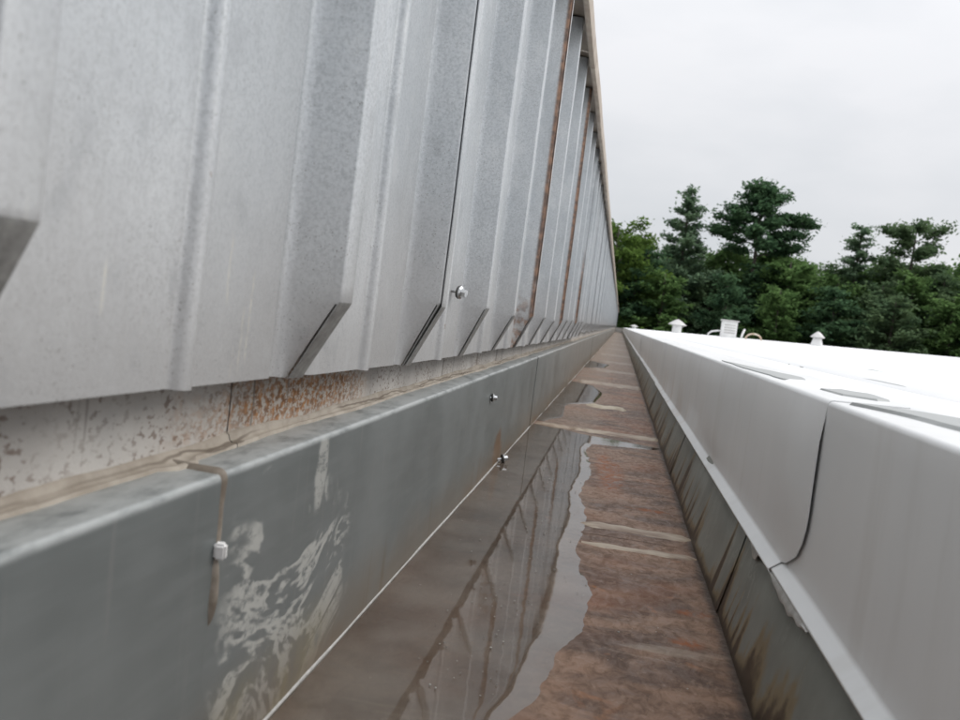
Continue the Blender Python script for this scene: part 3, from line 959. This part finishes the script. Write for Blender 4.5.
# ------------------------------------------------------------------ the white roof on the right
roof = empty("white_roof", (0.3, 0, -0.06), "low white membrane roof with pale metal edge along the gutter", "roof")
RS = 0.036
def roof_z(x):
    return FTOP - 0.0012 + RS * (x - FASC)
# edge metal: far sheet laps over near sheet with a rounded corner
FJ = 0.672
def fascia_prof():
    p = round_poly([(0.235, roof_z(0.235) + 0.0012), (FASC + 0.0022, FTOP + 0.0002), (FASC, FTOP - 0.0022), (FASC + 0.0005, FBOT), (0.1435, -0.1775), (0.1450, -0.1800)], 0.0022, 4)
    return dens(p)
fp = fascia_prof()
def hem_off(y):
    d = 0.0016 * nz(y * 2.0, 5.0)
    d += 0.0085 * math.exp(-((y - 1.66) / 0.17) ** 2) - 0.0065 * math.exp(-((y - 1.34) / 0.13) ** 2)
    d += 0.004 * math.exp(-((y - 2.6) / 0.3) ** 2)
    return d
fj = [-0.7, FJ, 3.05, 6.1, 9.15, 12.2, 18.3, 24.4, 30.5, END]
for n_, (a, b) in enumerate(zip(fj, fj[1:])):
    far = n_ > 0
    step = 0.03 if a < 3 else 0.3
    ys = frange(a, b + (0.12 if n_ == 0 else 0.05), step)
    proud = 0.0 if n_ == 0 else (0.0026 if n_ == 1 else 0.002 * (n_ % 2))
    def wob(i, p, n_=n_, a=a, proud=proud):
        w = 0.0016 * nz(p.y * 2.6, p.z * 8, 7.0)
        q = p.copy()
        vert = max(0.0, min(1.0, (FTOP - p.z) / 0.03))
        low = max(0.0, min(1.0, (FTOP - p.z) / 0.13))
        q.x += w * vert - (proud if vert > 0 else 0) * vert
        if vert <= 0.2:
            q.z += proud * 0.35
        q.z += hem_off(p.y) * low * 0.7
        q.x -= hem_off(p.y) * max(0.0, low - 0.8) * 3.0
        if n_ == 1:
            # bulge near the lapped end, pulled in at the foot; rounded lower corner
            bul = math.exp(-((p.y - 0.745) / 0.055) ** 2) * max(0.0, math.sin(math.pi * min(1.0, low * 0.97)))
            q.x -= 0.0038 * bul
            zc = (FTOP - p.z) / (FTOP - FBOT)
            if zc > 0.60:
                s = min(1.0, (zc - 0.60) / 0.40)
                cut = 0.085 * (1 - math.sqrt(max(0.0, 1 - (s * 0.985) ** 2)))
                t = max(0.0, 1 - (p.y - a) / 0.30)
                q.y += cut * t
            else:
                q.y += 0.0
        return q
    me = sweep_y("edge_metal_sheet", fp, ys, wob)
    o = link("edge_metal_sheet", me, M["fascia"], None, True)
    solid(o, 0.0008, 1.0)
    put(o, roof)
# membrane sheets, each lapped 3 mm over the one below it
xm = [0.205, 0.285, 0.755, 1.9, 3.1, 4.9, 6.7, 8.5, 10.3, 12.1, 14.0, 18.0, 24.0, 32.0]
for n_, (a, b) in enumerate(zip(xm, xm[1:])):
    lift = 0.0022 + 0.0014 * (n_ % 2)
    ys = frange(-3.0, 6.0, 0.25) + frange(6.6, END - 0.2, 2.0)
    rows = []
    for y in ys:
        q = []
        for s in (0, 0.02, 0.5, 1.0):
            x = a + (b + 0.06 - a) * s if s != 0.02 else a + 0.004
            x += 0.004 * nz(y * 1.3, a * 3.0) * (1 if n_ else 0)
            q.append((x, y, roof_z(x) + (lift if s > 0 else -0.002) + 0.0008 * nz(x * 2.5, y * 2.0, 4.0)))
        rows.append(q)
    put(link("membrane_sheet", grid_mesh("membrane_sheet", rows), M["membrane"], None, True), roof)
# patch strip crossing the wet edge
rows = []
for x in frange(0.160, 0.262, 0.012):
    rows.append([(x, y, roof_z(x) + (0.0006 if y in (0.838, 0.929) or x < 0.165 else 0.0045) + 0.0004 * nz(x * 30, y * 30)) for y in (0.838, 0.843, 0.875, 0.924, 0.929)])
o = link("patch_strip", grid_mesh("patch_strip", rows), M["membrane"], None, True)
put(o, roof)
# body below
Zt = lambda x: roof_z(x) - 0.03
o = link("building_body", mesh("building_body", [(0.17, -3, -5.6), (32, -3, -5.6), (32, END - 0.3, -5.6), (0.17, END - 0.3, -5.6), (0.17, -3, Zt(0.17)), (32, -3, Zt(32)), (32, END - 0.3, Zt(32)), (0.17, END - 0.3, Zt(0.17))],
                                           [(0, 1, 5, 4), (1, 2, 6, 5), (2, 3, 7, 6), (3, 0, 4, 7), (4, 5, 6, 7)]), M["block"])
put(o, roof)
# thin water lying behind the edge metal
def roof_pool(poly, label):
    cx = sum(p[0] for p in poly) / len(poly)
    cy = sum(p[1] for p in poly) / len(poly)
    ring = []
    n = len(poly)
    for i in range(n):
        a, b = poly[i], poly[(i + 1) % n]
        for s in range(6):
            t = s / 6
            x, y = a[0] + (b[0] - a[0]) * t, a[1] + (b[1] - a[1]) * t
            ring.append((x + 0.006 * nz(x * 30, y * 16), y + 0.02 * nz(x * 25, y * 14, 2)))
    k = len(ring)
    v = [(cx, cy, roof_z(cx) + 0.0036)] + [(x, y, roof_z(x) + 0.0036) for x, y in ring]
    for x, y in ring:
        dx, dy = x - cx, y - cy
        l = math.hypot(dx, dy)
        v.append((x + dx / l * 0.003, y + dy / l * 0.006, roof_z(x) + 0.0004))
    f = [(0, 1 + i, 1 + (i + 1) % k) for i in range(k)] + [(1 + i, 1 + k + i, 1 + k + (i + 1) % k, 1 + (i + 1) % k) for i in range(k)]
    tag(link("roof_water", mesh("roof_water", v, f), M["roofpool"]), label, "puddle", kind="structure")
roof_pool([(0.160, 1.43), (0.182, 1.182), (0.205, 1.027), (0.179, 0.905), (0.169, 0.946), (0.161, 1.169)], "long thin puddle on the white roof beyond the patch strip")
roof_pool([(0.198, 0.838), (0.209, 0.80), (0.210, 0.721), (0.199, 0.719), (0.181, 0.751), (0.179, 0.825)], "short puddle on the white roof before the patch strip")
roof_pool([(0.165, 0.655), (0.178, 0.66), (0.207, 0.589), (0.26, 0.50), (0.25, 0.40), (0.19, 0.50), (0.174, 0.604)], "grey puddle on the white roof beside the lapped edge joint")

roof_pool([(0.292, 1.75), (0.305, 1.5), (0.318, 1.2), (0.312, 1.02), (0.300, 1.25), (0.290, 1.5)], "narrow wet streak lying along the first membrane lap")
roof_pool([(0.40, 2.6), (0.43, 2.2), (0.47, 1.75), (0.45, 1.6), (0.42, 1.95), (0.39, 2.35)], "faint wet streak out on the white membrane past the laps")

# ------------------------------------------------------------------ things standing on the white roof
def at_roof(px, Y):
    """x on the roof where the vertical through image column px stands at distance Y"""
    u = (px - 480) / FPX
    r = Matrix((_x, _d, _z)) @ Vector((u, (360 - 335) / FPX, -1))
    x = r.x * Y / r.y
    return Vector((x, Y, roof_z(x)))
def cap_vent(px, Y, h, r, label, base_flare=0.0, group=None):
    p = at_roof(px, Y)
    root = empty("roof_vent", p, label, "vent", group)
    rb = r * 0.52
    link("pipe", lathe_mesh("pipe", [(0.001, -0.02), (rb * (1 + base_flare), -0.02), (rb * (1 + base_flare * 0.9), 0.02), (rb * (1 + base_flare * 0.3), h * 0.45), (rb, h * 0.62), (0.001, h * 0.62)], 20), M["vent"], root, True)
    link("rain_cap", lathe_mesh("rain_cap", [(rb * 0.8, h * 0.60), (r, h * 0.58), (r * 1.02, h * 0.62), (r * 0.55, h * 0.84), (r * 0.18, h * 0.98), (0.001, h)], 20), M["ventcap"], root)
    for k in range(3):
        a = k * 2.1 + 0.3
        link("cap_bracket", tube_mesh("cap_bracket", [(rb * math.cos(a), rb * math.sin(a), h * 0.4), (r * 0.85 * math.cos(a), r * 0.85 * math.sin(a), h * 0.61)], [0.008, 0.008], 6), M["ventcap"], root)
    return root
cap_vent(676, 24, 0.36, 0.23, "round roof vent with grey conical cap standing alone near the metal wall")
cap_vent(818, 18, 0.28, 0.13, "slim white roof vent with flared base and small cap", 0.75)
cap_vent(633, 36, 0.16, 0.16, "tiny low white roof vent close to the end of the wall")
p = at_roof(728, 22)
box = empty("vent_box", p, "white rectangular vent box between the cap vents on the roof", "vent")
bm = bmesh.new()
bmesh.ops.create_cube(bm, size=1.0, matrix=Matrix.Translation((0, 0, 0.19)) @ Matrix.Diagonal((0.34, 0.34, 0.40, 1)))
bmesh.ops.bevel(bm, geom=list(bm.edges), offset=0.012, segments=2, affect='EDGES')
me = bpy.data.meshes.new("housing")
bm.to_mesh(me)
bm.free()
link("housing", me, M["vent"], box)
bm = bmesh.new()
bmesh.ops.create_cube(bm, size=1.0, matrix=Matrix.Translation((0, 0, 0.405)) @ Matrix.Diagonal((0.39, 0.39, 0.03, 1)))
me = bpy.data.meshes.new("lid")
bm.to_mesh(me)
bm.free()
link("lid", me, M["ventcap"], box)
bm = bmesh.new()
for k in range(4):
    bmesh.ops.create_cube(bm, size=1.0, matrix=Matrix.Translation((0, -0.172, 0.12 + 0.06 * k)) @ Matrix.Rotation(0.5, 4, 'X') @ Matrix.Diagonal((0.26, 0.012, 0.03, 1)))
me = bpy.data.meshes.new("louvre")
bm.to_mesh(me)
bm.free()
link("louvre", me, M["ventcap"], box)
def pipe_thing(name, px, Y, pts, rad, label, mat):
    root = tag(link(name, tube_mesh(name, pts, [rad] * len(pts), 10), M[mat], None, True), label, "pipe")
    root.location = at_roof(px, Y)
    return root
pipe_thing("bent_pipe", 712, 22, [(-0.10, 0, -0.03), (-0.09, 0, 0.06), (-0.02, 0, 0.12), (0.10, 0, 0.15), (0.20, 0, 0.16)], 0.02, "bent pale pipe running into the side of the vent box", "vent")
pipe_thing("leaning_pipe", 741, 22, [(0.0, 0, -0.03), (0.03, 0, 0.12), (0.07, 0, 0.24)], 0.025, "short leaning pipe stub right beside the vent box", "vent")
arc = [(0.17 * math.cos(math.pi * k / 10), 0.0, 0.02 + 0.12 * math.sin(math.pi * k / 10)) for k in range(11)]
pipe_thing("hoop_pipe", 754, 21, [(0.17, 0, -0.03)] + arc + [(-0.17, 0, -0.03)], 0.02, "pale hoop shaped pipe standing on the roof", "rusty")

# ------------------------------------------------------------------ trees beyond the roof
def leaf_add(V, F, c, s, rnd, up=1.1):
    """a small clump face, four corners, random tilt"""
    n = Vector((rnd.gauss(0, 1), rnd.gauss(0, 1), abs(rnd.gauss(0, 1)) + up)).normalized()
    u = n.orthogonal().normalized()
    u = Matrix.Rotation(rnd.uniform(0, 6.28), 3, n) @ u
    w = n.cross(u)
    a = s * rnd.uniform(0.7, 1.3)
    b = s * rnd.uniform(0.35, 0.7)
    i = len(V)
    V += [c - u * a, c - w * b, c + u * a, c + w * b]
    F.append((i, i + 1, i + 2, i + 3))
def make_tree(kind, h, seed):
    """returns trunk mesh and crown mesh for a tree of height h standing at the origin"""
    rnd = random.Random(seed)
    V, F = [], []
    bm = bmesh.new()
    lean = Vector((rnd.uniform(-.02, .02), rnd.uniform(-.02, .02), 1))
    tr = [Vector((lean.x * z * h + 0.08 * nz(z * 3, seed), lean.y * z * h, z * h)) for z in (0, .15, .3, .5, .7, .85, 0.98)]
    tube(bm, tr, [0.018 * h * (1 - 0.93 * z) + 0.01 for z in (0, .15, .3, .5, .7, .85, .98)], 8)
    def on_trunk(t):
        return Vector((lean.x * t * h, lean.y * t * h, t * h))
    def limb(t, az, L, rise, curve, leaf0, dens_, s, spread, up=1.1):
        p0 = on_trunk(t)
        d = Vector((math.cos(az), math.sin(az), rise))
        pts = []
        for k in range(6):
            q = k / 5
            pts.append(p0 + Vector((d.x, d.y, 0)) * L * q + Vector((0, 0, d.z * L * q + curve * L * q * q)) + Vector((rnd.gauss(0, .03), rnd.gauss(0, .03), rnd.gauss(0, .02))) * L * q)
        tube(bm, pts, [max(0.012, 0.010 * L * (1.25 - k / 5) + 0.012) for k in range(6)], 5, False)
        for _ in range(int(dens_ * L)):
            q = leaf0 + (1 - leaf0) * rnd.random() ** 0.8
            i = min(4, int(q * 5))
            c = pts[i].lerp(pts[i + 1], q * 5 - i)
            sp = spread * (0.5 + 0.8 * q)
            c = c + Vector((rnd.gauss(0, sp), rnd.gauss(0, sp), rnd.gauss(0, sp * 0.55)))
            leaf_add(V, F, c, s, rnd, up)
    if kind == "conifer":             # pointed, open, with separate upswept boughs
        n = 58
        for k in range(n):
            t = 0.12 + 0.86 * (k / n)
            if rnd.random() < 0.04:
                continue
            L = h * (0.36 * (1 - t) ** 1.05 + 0.012) * rnd.uniform(0.6, 1.25)
            limb(t, k * 2.4 + rnd.uniform(-.4, .4), L, rnd.uniform(-0.05, 0.25), 0.20, 0.10, 230, 0.15, 0.20)
        for _ in range(140):
            c = on_trunk(rnd.uniform(0.86, 1.0)) + Vector((rnd.gauss(0, .09), rnd.gauss(0, .09), 0))
            leaf_add(V, F, c, 0.11, rnd)
    elif kind == "narrow":            # slim spire
        n = 70
        for k in range(n):
            t = 0.10 + 0.88 * (k / n)
            L = h * (0.19 * (1 - t) ** 0.7 + 0.02) * rnd.uniform(0.55, 1.3)
            limb(t, k * 2.4 + rnd.uniform(-.5, .5), L, rnd.uniform(-0.05, 0.35), 0.1, 0.05, 230, 0.12, 0.15)
    elif kind == "umbrella":          # old pine: bare lower stem, plates of foliage on long limbs
        for k in range(26):
            t = 0.70 + 0.28 * (k / 26)
            L = h * (0.17 - 0.11 * (k / 26)) * rnd.uniform(0.65, 1.25)
            az = k * 2.4 + rnd.uniform(-.3, .3)
            limb(t, az, L, rnd.uniform(0.0, 0.30), 0.05, 0.30, 210, 0.15, 0.24, 0.9)
        for side, t, L in ((0.05, 0.84, 0.215), (3.2, 0.79, 0.18), (0.0, 0.74, 0.13), (3.0, 0.88, 0.13), (-0.1, 0.86, 0.18)):
            limb(t, side, h * L, 0.05, -0.03, 0.35, 260, 0.14, 0.22, 0.9)
        for _ in range(700):
            c = on_trunk(rnd.uniform(0.92, 1.0)) + Vector((rnd.gauss(0, .38), rnd.gauss(0, .38), rnd.gauss(0, .10)))
            leaf_add(V, F, c, 0.14, rnd, 0.9)
    elif kind == "open":              # rounded open crown with gaps
        for k in range(30):
            t = 0.45 + 0.52 * (k / 30)
            L = h * (0.18 - 0.10 * abs(k / 30 - 0.45) * 1.4) * rnd.uniform(0.6, 1.25)
            limb(t, k * 2.4 + rnd.uniform(-.4, .4), L, rnd.uniform(0.1, 0.6), 0.1, 0.35, 240, 0.14, 0.24, 0.6)
    elif kind == "bushy":             # dense pine of the wood edge
        n = 60
        for k in range(n):
            t = 0.10 + 0.87 * (k / n)
            L = h * (0.26 * (1 - t) ** 0.55 + 0.035) * rnd.uniform(0.65, 1.2)
            limb(t, k * 2.4 + rnd.uniform(-.5, .5), L, rnd.uniform(-0.1, 0.35), 0.10, 0.2, 105, 0.17, 0.22)
    elif kind == "leafy":             # broadleaf, rounded
        n = 62
        for k in range(n):
            t = 0.14 + 0.80 * (k / n)
            L = h * (0.24 * math.sin(math.pi * (0.12 + 0.78 * (k / n))) + 0.03) * rnd.uniform(0.65, 1.15)
            limb(t, k * 2.4 + rnd.uniform(-.5, .5), L, rnd.uniform(0.2, 0.8), -0.05, 0.3, 115, 0.15, 0.26, 0.5)
    tm = bpy.data.meshes.new("trunk")
    bm.to_mesh(tm)
    bm.free()
    return tm, mesh("crown", V, F)
GZ = -5.6
TREES = {}
def tree(kind, seed, h_src, leaf, x, Y, top, label, group=None, rot=None, wide=1.0):
    """place a tree so that its tip reaches 'top' above the camera"""
    key = (kind, seed, leaf)
    if key not in TREES:
        tm, cm = make_tree(kind, h_src, seed)
        tm.materials.append(M["bark"])
        cm.materials.append(M[leaf])
        TREES[key] = (tm, cm)
    tm, cm = TREES[key]
    nm = {"conifer": "conifer_tree", "narrow": "conifer_tree", "umbrella": "pine_tree", "open": "pine_tree", "bushy": "pine_tree", "leafy": "broadleaf_tree"}[kind]
    root = empty(nm, (x, Y, GZ), label, "tree", group)
    s = (top - GZ) / h_src
    root.scale = (s * wide, s * wide, s)
    root.rotation_euler.z = rot if rot is not None else (x * 7.1 + Y) % 6.28
    link("trunk", tm, None, root, True)
    link("crown", cm, None, root)
    return root
tree("conifer", 3, 15.5, "spruce", 3.5, 60, 9.7, "tall pointed grey-green conifer with separate upswept boughs above the wood", rot=0.4)
tree("umbrella", 5, 16.0, "dark", 8.0, 61, 10.5, "tall dark pine with flat spreading plates of needles above the wood", rot=0.0)
tree("narrow", 7, 14.0, "spruce", 14.5, 62, 8.7, "slim spire shaped grey-green conifer rising from the wood", rot=1.0)
tree("open", 9, 14.5, "pine", 17.9, 62, 9.2, "open crowned pine with sky showing through above the wood edge", rot=0.6)
tree("leafy", 11, 12.0, "lime", -0.8, 56, 6.3, "bright yellow-green broadleaf tree at the end of the metal wall", rot=0.2)
rnd = random.Random(21)
GRP = "trees of the wood beyond the roof"
LAB = {"pine": "dense mid green pine", "dark": "dense dark green pine", "mid": "leafy green broadleaf tree"}
NEAR = ((-0.8 / 56, "around the bright yellow-green tree by the wall end"), (3.5 / 60, "massed below the pointed grey-green conifer"), (8.0 / 61, "massed below the tall flat-plated pine"),
        (14.5 / 62, "massed below the slim spire conifer"), (17.9 / 62, "massed below the open crowned pine"), (0.36, "in the wood beyond the open crowned pine"))
def wood_label(kind, x, Y):
    return LAB[kind] + " " + min(NEAR, key=lambda q: abs(q[0] - x / Y))[1]
def top_line(x):
    """height of the wood's outline above the camera"""
    pts = [(-14, 7.0), (-2, 6.0), (2, 5.9), (5, 5.7), (9, 6.3), (12, 6.0), (15.5, 5.6), (18, 6.3), (22, 6.7), (40, 7.4)]
    for (a, za), (b, zb) in zip(pts, pts[1:]):
        if a <= x <= b:
            return za + (zb - za) * (x - a) / (b - a)
    return 7.0
opts = [("bushy", 31, 12.0, "pine"), ("bushy", 32, 12.0, "dark"), ("leafy", 33, 12.0, "mid"), ("bushy", 34, 12.0, "mid")]
for row, (Y, x0, x1, step, lo) in enumerate(((55, -5, 27, 2.9, 1.5), (59, -6, 30, 2.6, 0.5), (63.5, -8, 33, 2.6, 0.0), (68, -9, 36, 3.0, 0.0))):
    x = x0
    while x < x1:
        k = rnd.choice(opts)
        xx, yy = x + rnd.uniform(-.7, .7), Y + rnd.uniform(-1.2, 1.2)
        tp = (top_line(xx) - lo + rnd.uniform(-0.9, 0.35)) * (yy / 62.0)
        lab = wood_label("mid" if k[0] == "leafy" else ("dark" if k[3] == "dark" else "pine"), xx, yy)
        tree(*k, xx, yy, tp, lab, GRP, rnd.uniform(0, 6.28), rnd.uniform(0.85, 1.2))
        x += step * rnd.uniform(0.75, 1.25)
# far wood behind, closing the gaps
V, F = [], []
r2 = random.Random(77)
for _ in range(26000):
    x = r2.uniform(-25, 60)
    z0 = (top_line(max(-14, min(40, x * 0.85))) - 0.9) * 78 / 62
    z = GZ + (z0 - GZ + 1.1 * nz(x * 0.35, 2.0) + 0.5 * nz(x * 1.3, 5.0)) * r2.random() ** 0.7
    leaf_add(V, F, Vector((x, r2.uniform(74, 84), z)), 0.42, r2)
tag(link("far_wood", mesh("far_wood", V, F), M["dark"]), "dark mass of foliage deep in the wood behind the front trees", "wood", kind="stuff")
